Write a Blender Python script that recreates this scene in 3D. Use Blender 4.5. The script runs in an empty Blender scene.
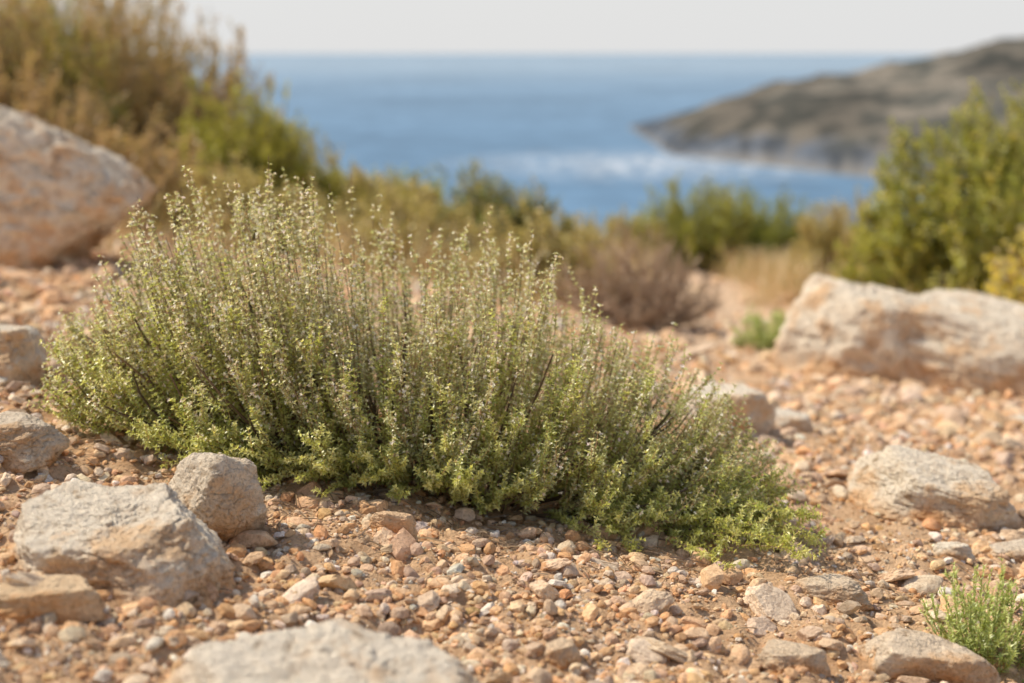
import bpy, bmesh, math
import numpy as np
from mathutils import Vector

scene = bpy.context.scene
scene.view_settings.view_transform = 'Standard'
scene.view_settings.look = 'None'
scene.view_settings.exposure = 0

# ------------------------------------------------------------ noise
def _h(ix, iy, iz, s):
    n = (ix * 374761393 + iy * 668265263 + iz * 2147483647 + s * 144665) & 0xffffffff
    n = ((n ^ (n >> 13)) * 1274126177) & 0xffffffff
    n = ((n ^ (n >> 16)) * 2246822519) & 0xffffffff
    n = n ^ (n >> 15)
    return (n & 0xffffff) / float(0xffffff)

def vnoise(x, y, z, s=0):
    x = np.asarray(x, float); y = np.asarray(y, float); z = np.asarray(z, float) + 0 * x
    fx = np.floor(x); fy = np.floor(y); fz = np.floor(z)
    ix = fx.astype(np.int64); iy = fy.astype(np.int64); iz = fz.astype(np.int64)
    u = x - fx; v = y - fy; w = z - fz
    u = u*u*(3-2*u); v = v*v*(3-2*v); w = w*w*(3-2*w)
    def c(a, b, d): return _h(ix+a, iy+b, iz+d, s)
    a = (c(0,0,0)*(1-u)+c(1,0,0)*u)*(1-v)+(c(0,1,0)*(1-u)+c(1,1,0)*u)*v
    b = (c(0,0,1)*(1-u)+c(1,0,1)*u)*(1-v)+(c(0,1,1)*(1-u)+c(1,1,1)*u)*v
    return (a*(1-w)+b*w)*2-1

def fbm(x, y, z, o=4, s=0):
    t = 0; a = 1.0; f = 1.0; n = 0
    for i in range(o):
        t = t + a*vnoise(x*f+i*7.3, y*f+i*3.1, z*f+i*5.7, s+i); n += a; a *= .5; f *= 2.03
    return t/n

def sstep(x, a, b):
    t = np.clip((x-a)/(b-a), 0, 1); return t*t*(3-2*t)
def sp(x, k):
    return np.logaddexp(0, x/k)*k

# ------------------------------------------------------------ terrain
SEA = -60.0
def near_z(x, y):
    z = -.15*x/np.sqrt(1+(x/1.2)**2)
    z = z - .085*sp(y-1.6, .15)
    z = z + .12*sp(-x-.6, .2)*sstep(y, 2.3, 6)*(x > -8) + .12*7.4*(x <= -8)*sstep(y, 2.3, 6)
    z = z - .30*sp(y-9.5, 1.2)
    z = z + .10*np.clip(-x-3, 0, 30)
    z = z + .12*np.clip(-y, 0, 60)
    return z

def head_z(x, y):
    hc = np.interp(x, [86, 96, 106, 132, 166, 226, 286, 342, 500, 900, 1500], [-4, 0, 7, 20, 33, 44, 55, 66, 90, 110, 120])
    ys = np.interp(x, [76, 98, 118, 146, 170, 200, 260, 400, 700], [860, 850, 815, 760, 715, 650, 500, 330, 200])
    t = (y-ys)/(950-ys+1e-6)
    f = np.where(t < 0, t*3, np.clip(t, 0, 1)**.62)
    f = np.where(y > 950, 1-((y-950)/230)**1.3*(y > 950), f)
    f = np.clip(np.nan_to_num(f), -1, 1)
    n = fbm(x/70, y/70, 0*x, 5, 31)
    n2 = 1-np.abs(fbm(x/38, y/60, 0*x, 4, 77))*2
    land = np.clip(hc, 0, None)*f*(1+.20*n) + np.where(f > 0, 4.5*n2*np.clip(f*6, 0, 1)*np.clip(hc/15, 0, 1) + 3*np.clip(f*15, 0, 1), 0)
    land = np.where((hc <= 0) | (f <= 0), -3, land)
    return SEA + land

def ground_z(x, y):
    x = np.asarray(x, float); y = np.asarray(y, float)
    r = np.sqrt(x*x+y*y)
    z = near_z(x, y)
    zz = 0*x
    z = z + .022*fbm(x*2.2, y*2.2, zz, 3, 1)
    k = np.clip(5/np.maximum(r, .1), 0, 1)
    z = z + k*(.016*fbm(x*9, y*9, zz, 3, 2) + .009*(np.abs(fbm(x*24, y*24, zz, 3, 3))*2-.5) + .005*fbm(x*60, y*60, zz, 2, 4))
    z = z + (1-k)*.5*np.clip((r-9)/40, 0, 3)*fbm(x/6, y/6, zz, 4, 9)
    z = np.maximum(z, SEA-3)
    far = r > 150
    if np.any(far):
        z = np.where(far, np.maximum(z, head_z(x, y)), z)
    return z

def path_f(x, y):
    c = .60+.055*(y-3)+.05*np.sin(y*1.1)
    return (1-sstep(np.abs(x-c), .12, .30))*sstep(y, 2.6, 3.6)*(1-sstep(y, 9, 11))

# ------------------------------------------------------------ mesh helpers
def make_mesh(name, V, F, col=None, mat=None, smooth=False, loc=(0, 0, 0)):
    V = np.asarray(V, np.float32); F = np.asarray(F, np.int32)
    n = F.shape[1]
    me = bpy.data.meshes.new(name)
    me.vertices.add(len(V)); me.vertices.foreach_set('co', (V-np.array(loc, np.float32)).ravel())
    me.loops.add(F.size); me.loops.foreach_set('vertex_index', F.ravel())
    me.polygons.add(len(F))
    me.polygons.foreach_set('loop_start', np.arange(0, F.size, n, dtype=np.int32))
    try:
        me.polygons.foreach_set('loop_total', np.full(len(F), n, np.int32))
    except Exception:
        pass
    me.polygons.foreach_set('use_smooth', np.full(len(F), smooth, bool))
    me.update(calc_edges=True)
    if col is not None:
        c = np.ones((len(V), 4), np.float32); c[:, :3] = col
        a = me.attributes.new('Col', 'FLOAT_COLOR', 'POINT'); a.data.foreach_set('color', c.ravel())
    ob = bpy.data.objects.new(name, me); ob.location = loc
    scene.collection.objects.link(ob)
    if mat: me.materials.append(mat)
    return ob

class Acc:
    def __init__(s): s.V = []; s.F = []; s.C = []; s.n = 0
    def add(s, V, F, C):
        V = V.reshape(-1, 3); F = F.reshape(-1, F.shape[-1])
        s.V.append(V); s.F.append(F+s.n); s.C.append(C.reshape(-1, 3)); s.n += len(V)
    def obj(s, name, mat, smooth=False, loc=(0, 0, 0)):
        return make_mesh(name, np.concatenate(s.V), np.concatenate(s.F), np.concatenate(s.C), mat, smooth, loc)

def nrm(v): return v/(np.sqrt(np.sum(v*v, -1, keepdims=True))+1e-9)

# ------------------------------------------------------------ materials
def mat_new(name):
    m = bpy.data.materials.new(name); m.use_nodes = True
    nt = m.node_tree; nt.nodes.clear()
    return m, nt, nt.nodes, nt.links

def N(nodes, t, **kw):
    n = nodes.new(t)
    for k, v in kw.items(): setattr(n, k, v)
    return n

def noise(nodes, links, vec, scale, detail=5, rough=.6):
    n = nodes.new('ShaderNodeTexNoise'); n.inputs['Scale'].default_value = scale
    n.inputs['Detail'].default_value = detail; n.inputs['Roughness'].default_value = rough
    links.new(vec, n.inputs['Vector']); return n.outputs['Fac']

def ramp(nodes, links, fac, stops):
    r = nodes.new('ShaderNodeValToRGB'); e = r.color_ramp.elements
    while len(e) < len(stops): e.new(.5)
    for el, (p, c) in zip(e, stops):
        el.position = p; el.color = (c[0], c[1], c[2], 1) if hasattr(c, '__len__') else (c, c, c, 1)
    links.new(fac, r.inputs['Fac']); return r.outputs['Color']

def mix(nodes, links, a, b, fac, mode='MIX'):
    m = nodes.new('ShaderNodeMix'); m.data_type = 'RGBA'; m.blend_type = mode
    for sock, v in ((m.inputs[6], a), (m.inputs[7], b), (m.inputs[0], fac)):
        if isinstance(v, bpy.types.NodeSocket): links.new(v, sock)
        elif isinstance(v, (int, float)): sock.default_value = v
        else: sock.default_value = (*v, 1)
    return m.outputs[2]

def foliage_mat(name, trans=.4, tr=(1.25, 1.25, .8)):
    m, nt, nd, lk = mat_new(name)
    a = N(nd, 'ShaderNodeAttribute', attribute_name='Col')
    p = N(nd, 'ShaderNodeBsdfDiffuse')
    g = N(nd, 'ShaderNodeBsdfGlossy'); g.inputs['Roughness'].default_value = .42; g.inputs['Color'].default_value = (1, 1, 1, 1)
    t = N(nd, 'ShaderNodeBsdfTranslucent')
    br = mix(nd, lk, a.outputs['Color'], tr, 1.0, 'MULTIPLY')
    lk.new(a.outputs['Color'], p.inputs['Color']); lk.new(br, t.inputs['Color'])
    ms = N(nd, 'ShaderNodeMixShader'); ms.inputs[0].default_value = trans
    lk.new(p.outputs[0], ms.inputs[1]); lk.new(t.outputs[0], ms.inputs[2])
    m2 = N(nd, 'ShaderNodeMixShader'); m2.inputs[0].default_value = .055
    lk.new(ms.outputs[0], m2.inputs[1]); lk.new(g.outputs[0], m2.inputs[2])
    o = N(nd, 'ShaderNodeOutputMaterial'); lk.new(m2.outputs[0], o.inputs[0])
    return m

def stone_mat(name, pale=(.93, .83, .68), warm=(.84, .59, .36), grey=(.76, .67, .55)):
    m, nt, nd, lk = mat_new(name)
    tc = N(nd, 'ShaderNodeTexCoord'); vec = tc.outputs['Object']
    n1 = noise(nd, lk, vec, 11, 5, .62); n2 = noise(nd, lk, vec, 30, 5, .68)
    n3 = noise(nd, lk, vec, 230, 4, .7); n4 = noise(nd, lk, vec, 50, 7, .70)
    c = mix(nd, lk, pale, warm, ramp(nd, lk, n1, [(.50, 0), (.60, .9)]))
    c = mix(nd, lk, c, grey, ramp(nd, lk, n2, [(.56, 0), (.64, .6)]))
    a = N(nd, 'ShaderNodeAttribute', attribute_name='Col')
    c = mix(nd, lk, c, a.outputs['Color'], 1.0, 'MULTIPLY')
    c = mix(nd, lk, c, ramp(nd, lk, n4, [(.34, (.56, .48, .40)), (.41, (.92, .89, .86)), (.48, (1, 1, 1)), (.66, (1.06, 1.06, 1.06))]), 1.0, 'MULTIPLY')
    c = mix(nd, lk, c, ramp(nd, lk, n3, [(.35, .68), (.44, 1.0), (.66, 1.06)]), .8, 'MULTIPLY')
    p = N(nd, 'ShaderNodeBsdfDiffuse'); p.inputs['Roughness'].default_value = .2
    lk.new(c, p.inputs['Color'])
    b1 = N(nd, 'ShaderNodeBump'); b1.inputs['Strength'].default_value = 1; b1.inputs['Distance'].default_value = .015
    b2 = N(nd, 'ShaderNodeBump'); b2.inputs['Strength'].default_value = 1; b2.inputs['Distance'].default_value = .003
    lk.new(n4, b1.inputs['Height']); lk.new(n3, b2.inputs['Height']); lk.new(b1.outputs[0], b2.inputs['Normal'])
    lk.new(b2.outputs[0], p.inputs['Normal'])
    o = N(nd, 'ShaderNodeOutputMaterial'); lk.new(p.outputs[0], o.inputs[0])
    return m

def earth_mat(name, n1s, n2s, d1, hi=1.3):
    m, nt, nd, lk = mat_new(name)
    tc = N(nd, 'ShaderNodeTexCoord'); vec = tc.outputs['Object']
    a = N(nd, 'ShaderNodeAttribute', attribute_name='Col')
    n1 = noise(nd, lk, vec, n1s, 5, .7); n2 = noise(nd, lk, vec, n2s, 5, .75)
    c = mix(nd, lk, a.outputs['Color'], ramp(nd, lk, n1, [(.32, (.76, .69, .64)), (.5, (1, 1, 1)), (.68, (1.16, 1.15, 1.14))]), 1.0, 'MULTIPLY')
    c = mix(nd, lk, c, ramp(nd, lk, n2, [(.32, (.64, .57, .53)), (.48, (1, 1, 1)), (.68, (hi, hi, hi))]), 1.0, 'MULTIPLY')
    p = N(nd, 'ShaderNodeBsdfDiffuse'); p.inputs['Roughness'].default_value = .2
    lk.new(c, p.inputs['Color'])
    b1 = N(nd, 'ShaderNodeBump'); b1.inputs['Strength'].default_value = 1; b1.inputs['Distance'].default_value = d1
    lk.new(n2, b1.inputs['Height']); lk.new(b1.outputs[0], p.inputs['Normal'])
    o = N(nd, 'ShaderNodeOutputMaterial'); lk.new(p.outputs[0], o.inputs[0])
    return m

M_rock = stone_mat('limestone')
M_gravel = earth_mat('gravel_stone', 45, 260, .003, 1.15)
M_soil = earth_mat('soil', 16, 170, .011, 1.15)
M_thyme = foliage_mat('thyme_foliage', .42, (1.22, 1.25, .8))
M_shrub = foliage_mat('shrub_foliage', .42)
M_dry = foliage_mat('dry_foliage', .35, (1.1, 1.05, .9))

# ------------------------------------------------------------ ground sheet
def build_ground():
    th = list(np.arange(-.52, .5201, .0045))
    t = .52; st = .0045
    ext = []
    while t < math.pi:
        st = min(st*1.25, .12); t += st
        if t < math.pi-.02: ext.append(t)
    th = np.array([-e for e in ext[::-1]]+th+ext)
    rr = np.concatenate([np.exp(np.arange(math.log(.02), math.log(.75), .12)), np.exp(np.arange(math.log(.75), math.log(5), .005)),
                         np.exp(np.arange(math.log(5), math.log(4000), .012))])
    T, Rr = np.meshgrid(th, rr)
    X = Rr*np.sin(T); Y = Rr*np.cos(T); Z = ground_z(X, Y)
    nr, nc = X.shape
    V = np.stack([X, Y, Z], -1).reshape(-1, 3)
    i = np.arange(nr-1)[:, None]*nc; j = np.arange(nc)[None, :]; j2 = (j+1) % nc
    F = np.stack([i+j, i+j2, i+nc+j2, i+nc+j], -1).reshape(-1, 4)[:, ::-1]
    x, y, z = V.T; r = np.sqrt(x*x+y*y)
    a = fbm(x*1.7, y*1.7, 0*x, 4, 50)[:, None]*.5+.5
    b = fbm(x*6, y*6, 0*x, 4, 60)[:, None]*.5+.5
    c = np.array([.79, .49, .26])*(1-a)+np.array([.86, .62, .40])*a
    c = c*(1-.35*b)+np.array([.68, .46, .29])*.35*b
    p = path_f(x, y)[:, None]
    c = c*(1-.8*p)+np.array([.86, .65, .46])*.8*p
    f = sstep(r, 9, 25)[:, None]
    g = (fbm(x/5, y/5, 0*x, 5, 70)*.5+.5)[:, None]
    scrub = np.array([.12, .135, .055])*(1-g)+np.array([.36, .29, .17])*g
    c = c*(1-f)+scrub*f
    f = sstep(r, 150, 400)[:, None]
    g = sstep(fbm(x/13, y/13, 0*x, 5, 80), -.06, .18)[:, None]
    g2 = sstep(fbm(x/60, y/60, 0*x, 4, 85), -.2, .3)[:, None]
    hill = np.array([.080, .083, .076])*(1-g)+np.array([.18, .165, .14])*g  # scrub and rock tones greyed, with aerial haze mixed into the colour
    hill = hill*(.78+.4*g2)
    lo = (1-sstep(z-SEA+8*fbm(x/14, y/14, 0*x, 3, 90), 7, 16))[:, None]
    hill = hill*(1-lo)+np.array([.090, .108, .135])*(.7+.7*g)*lo
    vlo = (1-sstep(z-SEA, 1.0, 2.6))[:, None]
    hill = hill*(1-vlo)+np.array([.30, .29, .27])*vlo
    c = c*(1-f)+hill*f
    make_mesh('ground', V, F, c, M_soil, True)
build_ground()

# ------------------------------------------------------------ sea
def build_sea():
    m, nt, nd, lk = mat_new('sea_water')
    g = N(nd, 'ShaderNodeNewGeometry')
    n1 = noise(nd, lk, g.outputs['Position'], .035, 5, .65)
    n3 = noise(nd, lk, g.outputs['Position'], .003, 4, .6)
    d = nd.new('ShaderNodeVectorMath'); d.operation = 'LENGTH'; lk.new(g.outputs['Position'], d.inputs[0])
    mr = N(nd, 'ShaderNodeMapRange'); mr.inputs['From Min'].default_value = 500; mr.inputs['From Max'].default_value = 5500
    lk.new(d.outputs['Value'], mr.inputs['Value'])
    c = mix(nd, lk, (.110, .198, .305), (.245, .325, .405), mr.outputs[0])  # distance haze put into the water colour, paler far out
    c = mix(nd, lk, c, ramp(nd, lk, n3, [(.35, .88), (.65, 1.12)]), 1.0, 'MULTIPLY')
    c = mix(nd, lk, c, ramp(nd, lk, n1, [(.35, .82), (.65, 1.18)]), 1.0, 'MULTIPLY')
    # broken sun glints off the headland tip, painted into the water colour as pale flecks
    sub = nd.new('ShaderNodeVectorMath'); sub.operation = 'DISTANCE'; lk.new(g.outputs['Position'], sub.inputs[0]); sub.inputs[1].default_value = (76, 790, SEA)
    glint_area = N(nd, 'ShaderNodeMapRange'); glint_area.inputs['From Min'].default_value = 130; glint_area.inputs['From Max'].default_value = 10; lk.new(sub.outputs['Value'], glint_area.inputs['Value'])
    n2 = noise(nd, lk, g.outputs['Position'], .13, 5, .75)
    glint_mask = nd.new('ShaderNodeMath'); glint_mask.operation = 'MULTIPLY'; lk.new(glint_area.outputs[0], glint_mask.inputs[0]); lk.new(ramp(nd, lk, n2, [(.48, 0), (.58, 1)]), glint_mask.inputs[1])
    c = mix(nd, lk, c, (.70, .72, .74), glint_mask.outputs[0])
    bp = N(nd, 'ShaderNodeBump'); bp.inputs['Strength'].default_value = .6; bp.inputs['Distance'].default_value = 1.0
    lk.new(n1, bp.inputs['Height'])
    df = N(nd, 'ShaderNodeBsdfDiffuse'); lk.new(c, df.inputs['Color'])
    gl = nd.new('ShaderNodeBsdfGlossy')
    gl.inputs['Roughness'].default_value = .35; gl.inputs['Color'].default_value = (.8, .9, 1, 1)
    lk.new(bp.outputs[0], gl.inputs['Normal'])
    ms = N(nd, 'ShaderNodeMixShader'); ms.inputs[0].default_value = .08
    lk.new(df.outputs[0], ms.inputs[1]); lk.new(gl.outputs[0], ms.inputs[2])
    o = N(nd, 'ShaderNodeOutputMaterial'); lk.new(ms.outputs[0], o.inputs[0])
    S = 60000
    rr = [0, 200, 600, 1500, 5000, 15000, S]
    V = [(0, 0, SEA)]; F = []
    n = 64
    for r in rr[1:]:
        for k in range(n):
            V.append((r*math.cos(2*math.pi*k/n), r*math.sin(2*math.pi*k/n), SEA))
    me = bpy.data.meshes.new('sea')
    for k in range(n): F.append((0, 1+k, 1+(k+1) % n))
    for q in range(len(rr)-2):
        for k in range(n):
            F.append((1+q*n+k, 1+(q+1)*n+k, 1+(q+1)*n+(k+1) % n, 1+q*n+(k+1) % n))
    me.from_pydata(V, [], F); me.update()
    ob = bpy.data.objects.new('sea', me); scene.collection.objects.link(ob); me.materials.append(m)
build_sea()

# ------------------------------------------------------------ rocks
_ico = {}
def ico(s):
    if s not in _ico:
        bm = bmesh.new(); bmesh.ops.create_icosphere(bm, subdivisions=s, radius=1)
        V = np.array([v.co[:] for v in bm.verts]); F = np.array([[v.index for v in f.verts] for f in bm.faces])
        bm.free(); _ico[s] = (V, F)
    return _ico[s]

def rock_shape(sub, rng, k=16, nplanes=16, rough=1.0, det=5, seed=0, flat=0, blocky=False):
    D, F = ico(sub)
    D = nrm(D)
    if blocky:
        ns = 5 + int(rng.integers(0, 2))
        a = np.arange(ns)*2*math.pi/ns+rng.normal(0, .28, ns)+rng.uniform(0, 6.28)
        S_ = np.stack([np.cos(a), np.sin(a), rng.uniform(.0, .45, ns)], 1)
        C_ = nrm(rng.normal(size=(5, 3))); C_[:, 2] = np.abs(C_[:, 2])
        P = nrm(np.vstack([S_, [[rng.normal(0, .10), rng.normal(0, .10), 1]], [[0, 0, -1]], C_]))
        hgt = np.concatenate([rng.uniform(.66, .86, ns), [flat or .6], [.8], rng.uniform(.78, .95, 5)])
    else:
        P = nrm(rng.normal(size=(nplanes, 3))); hgt = rng.uniform(.62, .98, nplanes)
        if flat:
            P = np.vstack([P, [[rng.normal(0, .12), rng.normal(0, .12), 1]]]); P = nrm(P); hgt = np.append(hgt, flat)
    wx, wy, wz = D.T
    o = seed*13.7
    Dw = D
    if det > 3:
        Dw = nrm(D+.06*np.stack([fbm(wx*2.2+o, wy*2.2, wz*2.2, 3, seed+20), fbm(wx*2.2, wy*2.2+o, wz*2.2, 3, seed+24), fbm(wx*2.2, wy*2.2, wz*2.2+o, 3, seed+28)], 1))
    dp = Dw @ P.T
    inv = np.clip(dp, 0, None)/hgt[None]
    r = (np.sum(inv**k, 1)+(1/1.2)**k)**(-1/k)
    x, y, z = (D*r[:, None]).T
    r = r*(1+rough*(.05*fbm(x*1.6+o, y*1.6, z*1.6, 3, seed)))
    if det > 3:
        w = .25*fbm(x*1.5+o, y*1.5, z*1.5, 2, seed+5)
        cr = np.abs(fbm(x*2.0+o+w, y*2.0+w, z*3.0, 3, seed+9))
        r = r*(1-rough*.045*np.exp(-(cr/.022)**2))
        q = fbm(x*2.6+o, y*2.6, z*4.2, 4, seed+3)*6
        st = np.floor(q)+sstep(q-np.floor(q), .40, .60)
        r = r+rough*.020*st+rough*.03*fbm(x*6+o, y*6, z*8, 4, seed+13)+rough*.022*fbm(x*16+o, y*16, z*18, 5, seed+4)
        pit = fbm(x*13+o, y*13, z*13, 3, seed+40)
        r = r-rough*.024*sstep(pit, .22, .42)
    return D*r[:, None], F

def rotm(yaw, tx=0, ty=0):
    cy, sy = math.cos(yaw), math.sin(yaw)
    A = np.array([[cy, -sy, 0], [sy, cy, 0], [0, 0, 1]])
    cx, sx = math.cos(tx), math.sin(tx); B = np.array([[1, 0, 0], [0, cx, -sx], [0, sx, cx]])
    cz, sz = math.cos(ty), math.sin(ty); C = np.array([[cz, 0, sz], [0, 1, 0], [-sz, 0, cz]])
    return A @ B @ C

def rock(name, x, y, sx, sy, sz, yaw=0, tx=0, ty=0, up=.3, seed=1, sub=6, k=36, npl=12, rough=1, tint=(1, 1, 1), flat=0, blocky=True):
    rng = np.random.default_rng(seed)
    V, F = rock_shape(sub, rng, k, npl, rough, 5, seed, flat, blocky)
    V = V/np.max(np.abs(V), 0)
    V = V*np.array([sx, sy, sz])*.5
    V = V @ rotm(yaw, tx, ty).T
    zc = float(ground_z(np.array([x]), np.array([y]))[0])
    loc = np.array([x, y, zc+sz*up])
    W = V+loc
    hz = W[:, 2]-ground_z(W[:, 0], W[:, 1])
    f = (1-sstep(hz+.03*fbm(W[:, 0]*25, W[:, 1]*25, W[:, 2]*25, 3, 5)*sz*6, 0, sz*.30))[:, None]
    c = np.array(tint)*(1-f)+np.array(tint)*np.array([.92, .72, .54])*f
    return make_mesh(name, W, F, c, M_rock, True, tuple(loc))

pale = (1.03, 1.02, 1.0)
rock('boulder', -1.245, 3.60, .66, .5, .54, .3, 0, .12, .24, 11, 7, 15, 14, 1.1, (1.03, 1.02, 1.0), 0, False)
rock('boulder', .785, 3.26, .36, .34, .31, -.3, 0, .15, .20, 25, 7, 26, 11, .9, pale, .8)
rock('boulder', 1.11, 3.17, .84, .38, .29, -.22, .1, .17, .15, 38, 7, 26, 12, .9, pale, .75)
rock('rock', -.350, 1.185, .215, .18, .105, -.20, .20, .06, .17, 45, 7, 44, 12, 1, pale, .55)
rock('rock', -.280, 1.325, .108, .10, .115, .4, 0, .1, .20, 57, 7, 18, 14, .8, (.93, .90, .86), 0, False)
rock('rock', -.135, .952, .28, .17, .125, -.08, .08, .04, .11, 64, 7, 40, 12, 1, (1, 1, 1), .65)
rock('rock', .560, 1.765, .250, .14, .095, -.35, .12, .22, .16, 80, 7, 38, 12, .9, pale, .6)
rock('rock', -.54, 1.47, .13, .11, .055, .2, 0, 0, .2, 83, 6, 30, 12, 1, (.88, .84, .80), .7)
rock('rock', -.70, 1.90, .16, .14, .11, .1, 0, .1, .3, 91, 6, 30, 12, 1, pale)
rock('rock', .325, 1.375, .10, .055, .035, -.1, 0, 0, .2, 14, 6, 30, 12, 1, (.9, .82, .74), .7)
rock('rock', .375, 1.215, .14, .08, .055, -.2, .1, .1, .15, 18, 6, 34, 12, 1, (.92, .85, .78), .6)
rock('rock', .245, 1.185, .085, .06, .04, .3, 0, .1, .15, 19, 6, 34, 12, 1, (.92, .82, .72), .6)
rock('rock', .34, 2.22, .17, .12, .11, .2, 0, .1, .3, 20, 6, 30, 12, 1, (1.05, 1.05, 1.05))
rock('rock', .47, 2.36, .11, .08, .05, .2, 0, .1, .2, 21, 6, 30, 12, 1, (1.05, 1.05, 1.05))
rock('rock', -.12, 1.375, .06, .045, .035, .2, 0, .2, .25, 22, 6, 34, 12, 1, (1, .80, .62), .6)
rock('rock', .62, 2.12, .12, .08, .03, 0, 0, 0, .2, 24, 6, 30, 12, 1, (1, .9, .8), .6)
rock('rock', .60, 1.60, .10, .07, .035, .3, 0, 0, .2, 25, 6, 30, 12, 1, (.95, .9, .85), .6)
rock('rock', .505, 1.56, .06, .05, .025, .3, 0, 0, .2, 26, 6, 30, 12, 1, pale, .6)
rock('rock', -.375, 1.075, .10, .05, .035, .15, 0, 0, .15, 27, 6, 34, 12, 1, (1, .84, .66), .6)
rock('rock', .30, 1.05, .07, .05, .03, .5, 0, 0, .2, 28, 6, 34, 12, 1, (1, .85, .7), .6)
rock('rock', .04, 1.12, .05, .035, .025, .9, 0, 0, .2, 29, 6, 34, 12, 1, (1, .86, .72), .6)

# ------------------------------------------------------------ gravel
def build_gravel():
    rng = np.random.default_rng(5)
    Vs, Fs, Cs = [], [], []; n0 = 0
    pal = np.array([[.86, .61, .38], [.84, .53, .29], [.88, .72, .53], [.72, .53, .37], [.60, .46, .34], [.92, .83, .70], [.80, .47, .24]])
    def batch(sub, n, rlo, rhi, smin, smax, pw, seed, ang=.56, flat=.65, raise_=.25, k=40, npl=8, wash=0.0):
        nonlocal n0
        r = np.exp(rng.uniform(math.log(rlo), math.log(rhi), n)); t = rng.uniform(-ang, ang, n)
        x = r*np.sin(t); y = r*np.cos(t)
        pr = .35+.65*sstep(fbm(x*3.2, y*3.2, 0*x, 3, 200+seed), -.3, .3)
        pr = pr*(1-.7*path_f(x, y))
        keep = rng.random(n) < pr
        x, y, r = x[keep], y[keep], r[keep]; n = len(x)
        s = smin*(1-rng.random(n)*(1-(smin/smax)**pw))**(-1/pw)
        s = s*np.clip(r/1.3, 1, 2.2)**.6
        z = ground_z(x, y)+s*raise_*rng.uniform(-.1, 1.1, n)
        ci = rng.choice(len(pal), n, p=[.27, .23, .16, .14, .05, .07, .08])
        C = pal[ci]*rng.uniform(.74, 1.06, (n, 1))*(1+rng.normal(0, .025, (n, 3)))
        C = C*(1-wash)+np.array([.84, .68, .50])*wash
        var = rng.integers(0, 12, n)
        for v in range(12):
            B, F = rock_shape(sub, np.random.default_rng(seed*100+v), k, npl, 1.1, 5 if sub > 3 else 3, seed*10+v, 0, v % 2 == 0)
            B = B/np.max(np.abs(B))
            idx = np.where(var == v)[0]; m = len(idx)
            if m == 0: continue
            sc = s[idx, None]*np.stack([rng.uniform(.85, 1.5, m), rng.uniform(.65, 1.1, m), rng.uniform(flat-.2, flat+.15, m)], 1)*.58
            q = nrm(np.stack([rng.normal(0, .35, m), rng.normal(0, .35, m), np.ones(m)], 1))
            a = rng.uniform(0, 6.283, m)
            e1 = np.stack([np.cos(a), np.sin(a), 0*a], 1); e1 = nrm(e1-q*np.sum(e1*q, 1, keepdims=True)); e2 = np.cross(q, e1)
            L = B[None]*sc[:, None]
            W = L[..., 0:1]*e1[:, None]+L[..., 1:2]*e2[:, None]+L[..., 2:3]*q[:, None]
            W = W+np.stack([x[idx], y[idx], z[idx]], 1)[:, None]
            nv = len(B)
            Fi = F[None]+(np.arange(m)*nv)[:, None, None]+n0
            Vs.append(W.reshape(-1, 3)); Fs.append(Fi.reshape(-1, 3)); Cs.append(np.repeat(C[idx], nv, 0)); n0 += m*nv
    batch(1, 90000, .8, 3.0, .002, .007, 1.6, 1, .5)
    batch(2, 26000, .8, 5, .006, .018, 2.1, 2, .54, .7, .32)
    batch(3, 2300, .85, 8, .014, .032, 2.1, 6, .54, .6, .22, wash=.3)
    batch(5, 200, .95, 9, .028, .07, 2.0, 3, .54, .45, .08, wash=.65)
    batch(2, 8000, 2.5, 9, .012, .036, 2.2, 4, .5, wash=.2)
    make_mesh('gravel', np.concatenate(Vs), np.concatenate(Fs), np.concatenate(Cs), M_gravel, False)
build_gravel()

# ------------------------------------------------------------ plants
def bez(P0, P1, P2, t):
    t = t[..., None]
    if P0.ndim == 2: P0, P1, P2 = P0[:, None], P1[:, None], P2[:, None]
    return (1-t)**2*P0+2*t*(1-t)*P1+t*t*P2
def bezd(P0, P1, P2, t):
    t = t[..., None]
    if P0.ndim == 2: P0, P1, P2 = P0[:, None], P1[:, None], P2[:, None]
    return nrm(2*(1-t)*(P1-P0)+2*t*(P2-P1))

def tubes(acc, P0, P1, P2, r0, r1, K, col, sides=3):
    n = len(P0)
    if n == 0: return
    t = np.broadcast_to(np.linspace(0, 1, K), (n, K))
    C = bez(P0, P1, P2, t); T = bezd(P0, P1, P2, t)
    ref = np.array([.31, .87, .13]); A = nrm(np.cross(T, ref)); B = np.cross(T, A)
    rad = (r0[:, None]*(1-t)+r1[:, None]*t)[..., None, None]
    an = np.arange(sides)*2*math.pi/sides
    ring = A[:, :, None]*np.cos(an)[None, None, :, None]+B[:, :, None]*np.sin(an)[None, None, :, None]
    V = C[:, :, None]+ring*rad
    base = (np.arange(n)*K*sides)[:, None, None]+(np.arange(K-1)*sides)[None, :, None]
    s = np.arange(sides)[None, None]; s2 = (s+1) % sides
    F = np.stack([base+s, base+s2, base+sides+s2, base+sides+s], -1)
    acc.add(V, F, np.repeat(col, K*sides, 0))

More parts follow.
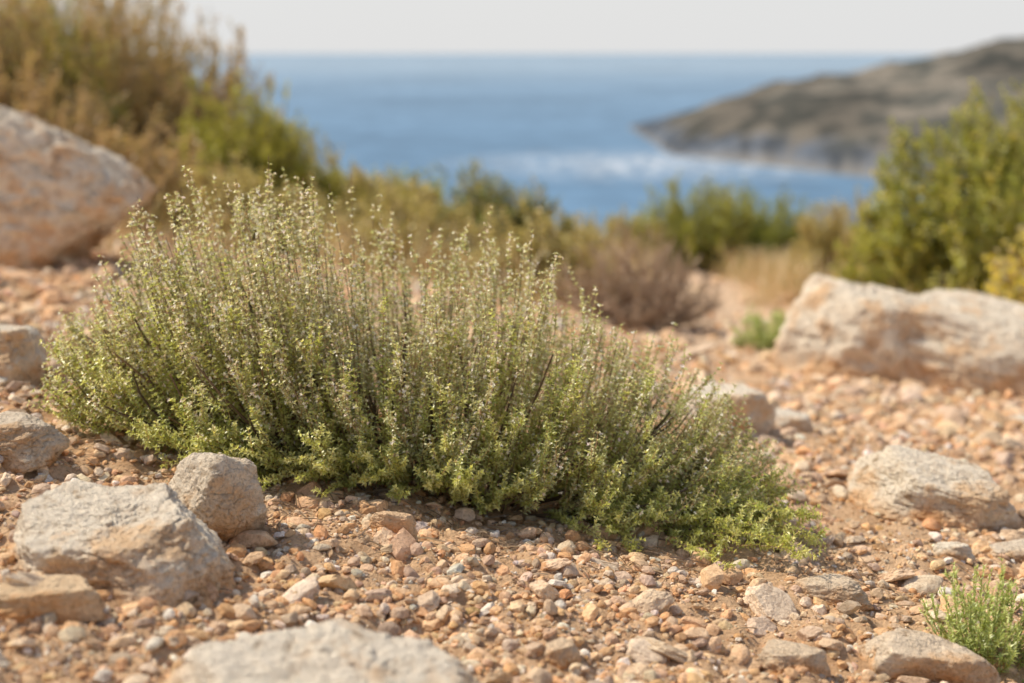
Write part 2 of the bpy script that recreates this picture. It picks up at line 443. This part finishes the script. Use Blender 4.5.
def leaves(acc, rng, P, A, L, W, ang, col, k, fold=.15):
    n = len(P)
    if n == 0: return
    ref = nrm(rng.normal(size=(n, 3))); U = nrm(np.cross(A, ref)); Vv = np.cross(A, U)
    for i in range(k):
        ph = 2*math.pi*i/k+rng.normal(0, .25, n)
        rad = U*np.cos(ph)[:, None]+Vv*np.sin(ph)[:, None]
        a = rng.normal(ang, .22, n)[:, None]
        d = nrm(A*np.cos(a)+rad*np.sin(a)+rng.normal(0, .12, (n, 3)))
        w = nrm(np.cross(d, A)+1e-4); nn = np.cross(w, d)
        l = (L*rng.uniform(.65, 1.2, n))[:, None]; ww = (W*rng.uniform(.75, 1.2, n))[:, None]
        q = np.stack([P, P+d*l*.5+w*ww*.5+nn*l*fold, P+d*l-nn*l*.1, P+d*l*.5-w*ww*.5+nn*l*fold], 1)
        F = np.arange(n*4).reshape(n, 4)
        cc = np.clip(col*rng.uniform(.78, 1.2, (n, 1)), 0, .95)
        acc.add(q, F, np.repeat(cc, 4, 0))

def pick(rng, pal, n):
    pal = np.array(pal); a = pal[rng.integers(0, len(pal), n)]; b = pal[rng.integers(0, len(pal), n)]; t = rng.random((n, 1))
    return a*t+b*(1-t)

def grow(acc, rng, P0, P1, P2, sr, stem_pal, ntw, twl, sp_, lL, lW, pal, t0=.25, k=4, ang=.9, tw_t0=.3, flower=None, spread=.7, tipgain=.35, green_stem=None, up=.25):
    n = len(P0)
    ln = np.sqrt(np.sum((P2-P0)**2, 1))
    sc = pick(rng, stem_pal, n)
    tubes(acc, P0, P1, P2, np.full(n, sr)*rng.uniform(.7, 1.3, n), np.full(n, sr*.35), 7, sc)
    m = n*ntw
    pi = rng.integers(0, n, m); t = tw_t0+(1-tw_t0)*rng.random(m)**.9*.97
    S = bez(P0[pi], P1[pi], P2[pi], t[:, None])[:, 0]; T = bezd(P0[pi], P1[pi], P2[pi], t[:, None])[:, 0]
    side = nrm(np.cross(T, rng.normal(size=(m, 3))))
    d = nrm(T*.8+side*spread+np.array([0, 0, up]))
    L = (twl*rng.uniform(.4, 1.25, m)*(1.15-.65*t))[:, None]
    E = S+d*L+np.array([0, 0, 1])*L*.18; Mi = S+d*L*.5+side*L*.06
    tc = pick(rng, green_stem or stem_pal, m)
    tubes(acc, S, Mi, E, np.full(m, sr*.42), np.full(m, sr*.25), 4, tc)
    for (a, b, c, nn, s0, ll) in ((P0, P1, P2, n, t0, ln*(1-t0)), (S, Mi, E, m, .12, L[:, 0])):
        K = int(max(2, np.percentile(ll, 97)/sp_))
        idx = np.arange(K)[None]+rng.random((nn, 1))
        tt = s0+(1-s0)*idx*sp_/np.maximum(ll[:, None], 1e-4)
        tt = tt+rng.normal(0, .004, tt.shape)
        ok = tt <= 1
        tt = np.clip(tt, 0, 1)
        Pn = bez(a, b, c, tt)[ok]; An = bezd(a, b, c, tt)[ok]; tv = tt[ok]
        q = len(Pn)
        gi = np.broadcast_to(np.arange(nn)[:, None], ok.shape)[ok]
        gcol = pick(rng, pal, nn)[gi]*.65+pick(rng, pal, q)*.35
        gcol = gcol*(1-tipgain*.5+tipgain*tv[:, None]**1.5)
        size = (1.05-.45*tv)
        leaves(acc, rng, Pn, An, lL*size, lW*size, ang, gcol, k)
        sel = rng.random(q) < .45
        leaves(acc, rng, Pn[sel], An[sel], lL*.6*size[sel], lW*.65*size[sel], .45, gcol[sel]*1.08, 3)
        if flower is not None:
            fcol, prob, fs, xfun = flower
            pr = prob*sstep(tv, .3, .8)*xfun(Pn)
            sel = rng.random(q) < pr
            Pf = Pn[sel]; Af = An[sel]; qn = len(Pf)
            if qn:
                leaves(acc, rng, Pf, Af, np.full(qn, fs*1.25), np.full(qn, fs*.7), .75, pick(rng, [[.64, .53, .40], [.58, .56, .34], [.66, .51, .46]], qn), 4)
                off = nrm(rng.normal(size=(qn, 3)))*fs*.9
                leaves(acc, rng, Pf+off, nrm(off+Af*fs*.6), np.full(qn, fs), np.full(qn, fs*.75), .9, pick(rng, fcol, qn), 4)

def thyme():
    rng = np.random.default_rng(21); acc = Acc()
    hx = [-.56, -.51, -.45, -.37, -.27, -.20, -.10, -.01, .08, .16, .24, .31, .35]
    hh = [.05, .14, .215, .295, .315, .30, .29, .28, .245, .19, .13, .065, .03]
    yc, xc = 1.68, -.13
    def region(n, smin, smax, hmin, hmax):
        x = rng.uniform(-.545, .325, n); s = rng.uniform(smin, smax, n)
        env = np.sqrt(np.clip(1-((x-xc)/.47)**2, .04, 1))
        y = yc+s*.225*env-.05*sstep(x, 0, .35)
        H = np.interp(x, hx, hh)*np.clip(1-np.abs(s)**2.4, 0.05, 1)**.5
        h = H*rng.uniform(hmin, hmax, n)
        h = h*(1+.17*fbm(x*8, y*8, 0*x, 2, 8))+rng.normal(0, .008, n)+.012
        return x, y, h
    def stems(n, smin, smax, hmin, hmax, c1=.62):
        x, y, h = region(n, smin, smax, hmin, hmax)
        bx = xc+(x-xc)*c1+rng.normal(0, .02, n); by = yc+(y-yc)*.50+rng.normal(0, .015, n)
        P0 = np.stack([bx, by, ground_z(bx, by)-.004], 1)
        P2 = np.stack([x, y, ground_z(x, y)+h], 1)
        P1 = P0+(P2-P0)*np.array([.72, .72, .42])+rng.normal(0, .014, (n, 3))
        return P0, P1, P2
    sage = [[.58, .60, .29], [.66, .66, .37], [.43, .47, .19], [.74, .71, .44], [.56, .52, .28]]
    lush = [[.55, .58, .18], [.68, .67, .25], [.42, .46, .13], [.75, .71, .33]]
    wood = [[.30, .20, .14], [.42, .30, .20], [.20, .13, .09]]
    gst = [[.56, .42, .25], [.50, .48, .23], [.62, .42, .28]]
    fl = [[.95, .86, .85], [.95, .91, .88], [.90, .77, .80], [.92, .87, .76]]
    fx = lambda P: np.clip(.3+.9*sstep(-P[:, 0], -.25, .1)*sstep(P[:, 2], .0, .2), 0, 1)
    a = stems(400, -1, 1, .70, 1.04)
    grow(acc, rng, *a, .0011, wood, 7, .056, .0074, .0080, .0032, sage, .32, 3, .9, .35, (fl, .75, .0033, fx), .45, .5, green_stem=gst, up=.45)
    a = stems(110, -.9, 1, .95, 1.14)
    grow(acc, rng, *a, .0010, wood, 4, .035, .0080, .0075, .0030, sage, .35, 3, .8, .5, (fl, .95, .0034, on_), .45, .5, green_stem=gst, up=.5)
    a = stems(200, -1, -.5, .3, 1.0, .70)
    grow(acc, rng, *a, .0011, wood, 6, .05, .0070, .0088, .0036, lush, .25, 4, 1.0, .25, (fl, .35, .0030, fx), .55, .45, green_stem=gst)
    a = stems(110, -1, 1, .35, .85, .66)
    grow(acc, rng, *a, .0012, wood, 5, .045, .0072, .0080, .0034, sage, .25, 3, 1.0, .2, (fl, .35, .0030, fx), .6, .45, green_stem=gst)
    n = 130
    x = rng.uniform(-.42, .36, n); yf = yc-.15-.08*np.sqrt(np.clip(1-((x-xc)/.5)**2, 0, 1))+rng.normal(0, .025, n)-.05*sstep(x, 0, .35)+rng.uniform(0, .06, n)
    bx = x*.8-.02; by = yf+.10
    P0 = np.stack([bx, by, ground_z(bx, by)], 1); P2 = np.stack([x, yf, ground_z(x, yf)+rng.uniform(.006, .06, n)], 1)
    P1 = (P0+P2)/2+np.array([0, 0, .015])
    grow(acc, rng, P0, P1, P2, .001, wood, 5, .04, .0068, .0088, .0036, lush, .15, 4, 1.0, .2, None, .6, green_stem=gst)
    n = 220
    a0 = stems(n, -.95, .8, .3, .7, .45)
    tubes(acc, a0[0], a0[1], a0[2], rng.uniform(.0018, .004, n), np.full(n, .001), 8, pick(rng, [[.18, .12, .08], [.28, .19, .13], [.11, .075, .05]], n), 5)
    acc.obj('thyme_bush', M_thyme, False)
on_ = lambda P: np.ones(len(P))
thyme()

def simple_bush(name, x, y, rx, ry, h, seed, pal, stem_pal, nst=70, ntw=8, twl=.14, sp_=.02, lL=.026, lW=.013, mat=None, sr=.004, k=3, ang=.9, flower=None, c1=.3, vert=.5, t0=.25, lump=.3, spread=.8):
    rng = np.random.default_rng(seed); acc = Acc()
    a = rng.uniform(0, 6.283, nst); s = rng.random(nst)**.5
    tx = x+rx*s*np.cos(a); ty = y+ry*s*np.sin(a)
    H = h*np.clip(1-s**2.6, .02, 1)**.5*rng.uniform(.5, 1.0, nst)*(1+lump*fbm(tx*3.5/h*.4+seed, ty*3.5, 0*tx, 2, seed))
    bx = x+(tx-x)*c1+rng.normal(0, rx*.05, nst); by = y+(ty-y)*c1+rng.normal(0, ry*.05, nst)
    P0 = np.stack([bx, by, ground_z(bx, by)-.01], 1); P2 = np.stack([tx, ty, ground_z(tx, ty)+H], 1)
    P1 = P0+(P2-P0)*np.array([.7, .7, vert])+rng.normal(0, h*.05, (nst, 3))
    grow(acc, rng, P0, P1, P2, sr, stem_pal, ntw, twl, sp_, lL, lW, pal, t0, k, ang, .15, flower, spread)
    loc = (x, y, float(ground_z(np.array([x]), np.array([y]))[0]))
    return acc.obj(name, mat or M_shrub, False, loc)

W_ = [[.28, .20, .13], [.38, .27, .18]]
DRY = [[.58, .39, .20], [.64, .45, .24], [.44, .31, .18], [.46, .38, .16], [.70, .52, .31]]
DRYG = [[.52, .45, .16], [.60, .49, .21], [.42, .39, .14], [.66, .53, .28]]
GRN = [[.32, .36, .07], [.41, .44, .08], [.22, .27, .05], [.48, .47, .10]]
DGR = [[.17, .23, .06], [.23, .29, .07], [.13, .18, .045], [.28, .32, .08]]
YGR = [[.52, .50, .08], [.62, .57, .11], [.40, .41, .08], [.34, .34, .07]]
YEL = [[.90, .70, .05], [.85, .74, .12]]
OLV = [[.34, .33, .12], [.40, .37, .15]]
on = on_

simple_bush('dry_shrub', -2.35, 5.7, .72, .5, 1.25, 101, DRY+OLV, W_, 150, 9, .18)
simple_bush('dry_shrub', -1.85, 6.3, .66, .5, 1.22, 102, DRY+OLV[:1], W_, 150, 9, .18)
simple_bush('dry_shrub', -1.45, 6.7, .42, .4, .92, 103, DRY+OLV[:1], W_, 100, 9, .15)
simple_bush('dry_shrub', -1.75, 5.2, .50, .35, .62, 104, DRY, W_, 100, 8, .13)
simple_bush('dry_shrub', -1.25, 5.0, .32, .28, .36, 105, DRY, W_, 70, 8, .11)
simple_bush('green_shrub', -1.01, 5.6, .36, .3, .60, 106, YGR, W_, 150, 10, .12, lump=.15)
simple_bush('green_shrub', -1.95, 5.9, .42, .3, 1.0, 107, YGR[:2]+OLV, W_, 80, 8, .15)
simple_bush('dry_shrub', -.80, 6.1, .32, .3, .42, 108, DRYG, W_, 90, 8, .12)
simple_bush('dry_shrub', -.50, 6.0, .32, .3, .30, 109, DRYG+YGR[:1], W_, 90, 8, .10)
simple_bush('dry_shrub', -.85, 4.8, .35, .3, .30, 110, DRYG, W_, 80, 8, .10)
simple_bush('dry_shrub', -2.7, 7.4, 1.0, .6, 1.6, 111, DRY+OLV, W_, 150, 9, .2, .03, .035, .018)
simple_bush('dry_shrub', -1.85, 7.4, .6, .5, 1.15, 112, DRY+OLV, W_, 120, 9, .18, .03, .035, .018)
simple_bush('green_shrub', -.05, 6.0, .34, .3, .46, 120, DGR+DRYG[:2], W_, 90, 8, .12)
simple_bush('dry_shrub', .24, 6.3, .26, .25, .31, 121, DRYG, W_, 70, 8, .10)
simple_bush('green_shrub', 1.02, 7.9, .42, .35, .56, 122, YGR+GRN, W_, 170, 10, .11, lump=.12)
simple_bush('green_shrub', 1.48, 8.3, .44, .35, .60, 123, GRN, W_, 170, 10, .11, lump=.12)
simple_bush('dry_shrub', .58, 7.6, .34, .3, .36, 124, DRYG+GRN[:1], W_, 80, 8, .10)
simple_bush('dry_shrub', .34, 3.85, .26, .2, .28, 125, [[.52, .37, .25], [.60, .45, .31], [.42, .29, .20]], W_, 130, 9, .07, .014, .012, .004, M_dry, .002)
simple_bush('dry_shrub', .10, 4.4, .28, .25, .26, 126, DRYG, W_, 80, 8, .08)
simple_bush('dry_shrub', -.30, 4.6, .32, .25, .28, 127, DRYG, W_, 80, 8, .09)
simple_bush('broom_shrub', 1.76, 5.0, .58, .45, .88, 130, YGR+GRN, W_, 290, 11, .14, .018, .030, .013, flower=(YEL, .08, .012, on), lump=.12)
simple_bush('broom_shrub', 2.35, 5.6, .6, .5, 1.05, 131, GRN+YGR[:1], W_, 150, 10, .17)
simple_bush('broom_shrub', 1.60, 4.2, .20, .2, .36, 132, YGR, W_, 90, 8, .08, .014, .018, .007, flower=(YEL, .8, .014, on))
simple_bush('dry_shrub', 1.45, 6.4, .25, .25, .40, 133, DRYG, W_, 60, 8, .10)
simple_bush('dry_shrub', 1.95, 7.6, .45, .4, .55, 134, DRYG+DRY[:1], W_, 80, 8, .12)
TH = [[.50, .56, .19], [.62, .66, .25], [.36, .44, .14]]
simple_bush('thyme_bush', .455, 1.27, .072, .055, .110, 140, TH, [[.42, .42, .17], [.46, .34, .2]], 60, 3, .022, .0048, .0115, .0024, M_thyme, .0008, 3, .5, None, .35, .5, .15)
simple_bush('thyme_bush', .68, 3.6, .12, .08, .14, 141, TH, [[.4, .4, .15]], 70, 5, .03, .008, .015, .004, M_thyme, .001, 3, .6, None, .4, .5, .15)

def scrub():
    rng = np.random.default_rng(300); acc = Acc()
    for i in range(46):
        x = rng.uniform(-6, 9); y = rng.uniform(8.6, 15)
        if abs(x-.75-.06*(y-6)) < .35 and y < 9.6: continue
        h = rng.uniform(.3, .62); r = rng.uniform(.35, .7); nst = 46
        a = rng.uniform(0, 6.283, nst); s = rng.random(nst)**.5
        tx = x+r*s*np.cos(a); ty = y+r*s*np.sin(a); H = h*np.sqrt(np.clip(1-s**2.4, .03, 1))*rng.uniform(.6, 1, nst)
        bx = x+(tx-x)*.3; by = y+(ty-y)*.3
        P0 = np.stack([bx, by, ground_z(bx, by)], 1); P2 = np.stack([tx, ty, ground_z(tx, ty)+H], 1)
        P1 = P0+(P2-P0)*np.array([.7, .7, .5])
        pal = [DRYG, GRN, YGR, DRY, YGR][rng.integers(0, 5)]
        grow(acc, rng, P0, P1, P2, .005, W_, 7, .15, .035, .045, .024, pal, .3, 3, .9, .2)
    acc.obj('scrub', M_shrub)
scrub()

def grass():
    rng = np.random.default_rng(400); acc = Acc()
    n = 620
    cx = rng.uniform(-2.6, 2.6, n); cy = rng.uniform(3.2, 9.2, n)
    keep = (path_f(cx, cy) < .3) & ~((cx > -.4) & (cx < 1.3) & (cy < 3.9)) & (rng.random(n) < np.clip(.25+(cy-3.4)/4, 0, 1))
    cx, cy = cx[keep], cy[keep]
    m = 30
    X = np.repeat(cx, m)+rng.normal(0, .04, len(cx)*m); Y = np.repeat(cy, m)+rng.normal(0, .04, len(cx)*m); q = len(X)
    d = rng.normal(0, .05, (q, 2)); h = rng.uniform(.06, .2, q)
    P0 = np.stack([X, Y, ground_z(X, Y)], 1); P2 = P0+np.stack([d[:, 0], d[:, 1], h], 1); P1 = P0+(P2-P0)*np.array([.25, .25, .6])
    tubes(acc, P0, P1, P2, np.full(q, .002), np.full(q, .0007), 4, pick(rng, [[.72, .55, .30], [.62, .49, .25], [.56, .50, .21], [.78, .64, .40]], q))
    acc.obj('dry_grass', M_dry)
grass()

def litter():
    rng = np.random.default_rng(500); acc = Acc()
    n = 460
    x = np.concatenate([rng.normal(0, .28, n-120)-.05, rng.uniform(-.6, .7, 120)]); y = np.concatenate([1.46+rng.normal(0, .07, n-120), rng.uniform(1, 2.6, 120)])
    a = rng.uniform(0, 6.283, n); L = rng.uniform(.008, .045, n)
    P0 = np.stack([x, y, ground_z(x, y)+.004], 1); x2 = x+np.cos(a)*L; y2 = y+np.sin(a)*L
    P2 = np.stack([x2, y2, ground_z(x2, y2)+rng.uniform(.003, .010, n)], 1); P1 = (P0+P2)/2+np.stack([rng.normal(0, .003, n), rng.normal(0, .003, n), np.full(n, .003)], 1)
    tubes(acc, P0, P1, P2, rng.uniform(.0004, .0011, n), np.full(n, .0004), 5, pick(rng, [[.24, .16, .10], [.40, .28, .16], [.52, .40, .26]], n))
    acc.obj('twig_litter', M_dry)
litter()

# ------------------------------------------------------------ light
AZ, EL = math.radians(-72), math.radians(50)
w = bpy.data.worlds.new('World'); scene.world = w; w.use_nodes = True
nt = w.node_tree; bg = nt.nodes['Background']; nd = nt.nodes; lk = nt.links
sk = nd.new('ShaderNodeTexSky'); sk.sky_type = 'NISHITA'; sk.sun_disc = False
sk.sun_elevation = EL; sk.sun_rotation = AZ; sk.dust_density = 1.5; sk.air_density = 1.0; sk.altitude = 60
tc = nd.new('ShaderNodeTexCoord'); sx = nd.new('ShaderNodeSeparateXYZ'); lk.new(tc.outputs['Generated'], sx.inputs[0])
mr = nd.new('ShaderNodeMapRange'); mr.interpolation_type = 'SMOOTHSTEP'; lk.new(sx.outputs['Z'], mr.inputs['Value'])
mr.inputs['From Min'].default_value = -.02; mr.inputs['From Max'].default_value = .6
mr.inputs['To Min'].default_value = .95; mr.inputs['To Max'].default_value = .15
hz = mix(nd, lk, sk.outputs[0], (5.2, 5.2, 5.2), mr.outputs[0])
lk.new(hz, bg.inputs[0]); bg.inputs[1].default_value = .15
sd = bpy.data.lights.new('sun', 'SUN'); sd.energy = 5.0; sd.angle = math.radians(.5); sd.color = (1, .89, .72)
so = bpy.data.objects.new('sun', sd); scene.collection.objects.link(so)
S = Vector((math.sin(AZ)*math.cos(EL), math.cos(AZ)*math.cos(EL), math.sin(EL)))
so.rotation_euler = S.to_track_quat('Z', 'Y').to_euler(); so.location = (0, 0, 20)

# ------------------------------------------------------------ camera
cd = bpy.data.cameras.new('camera'); co = bpy.data.objects.new('camera', cd); scene.collection.objects.link(co)
co.location = (0, 0, .5); co.rotation_euler = (math.radians(90-11.5), 0, 0)
cd.lens = 50; cd.sensor_width = 36; cd.clip_start = .05; cd.clip_end = 200000
cd.dof.use_dof = True; cd.dof.focus_distance = 1.45; cd.dof.aperture_fstop = 3.5
scene.camera = co
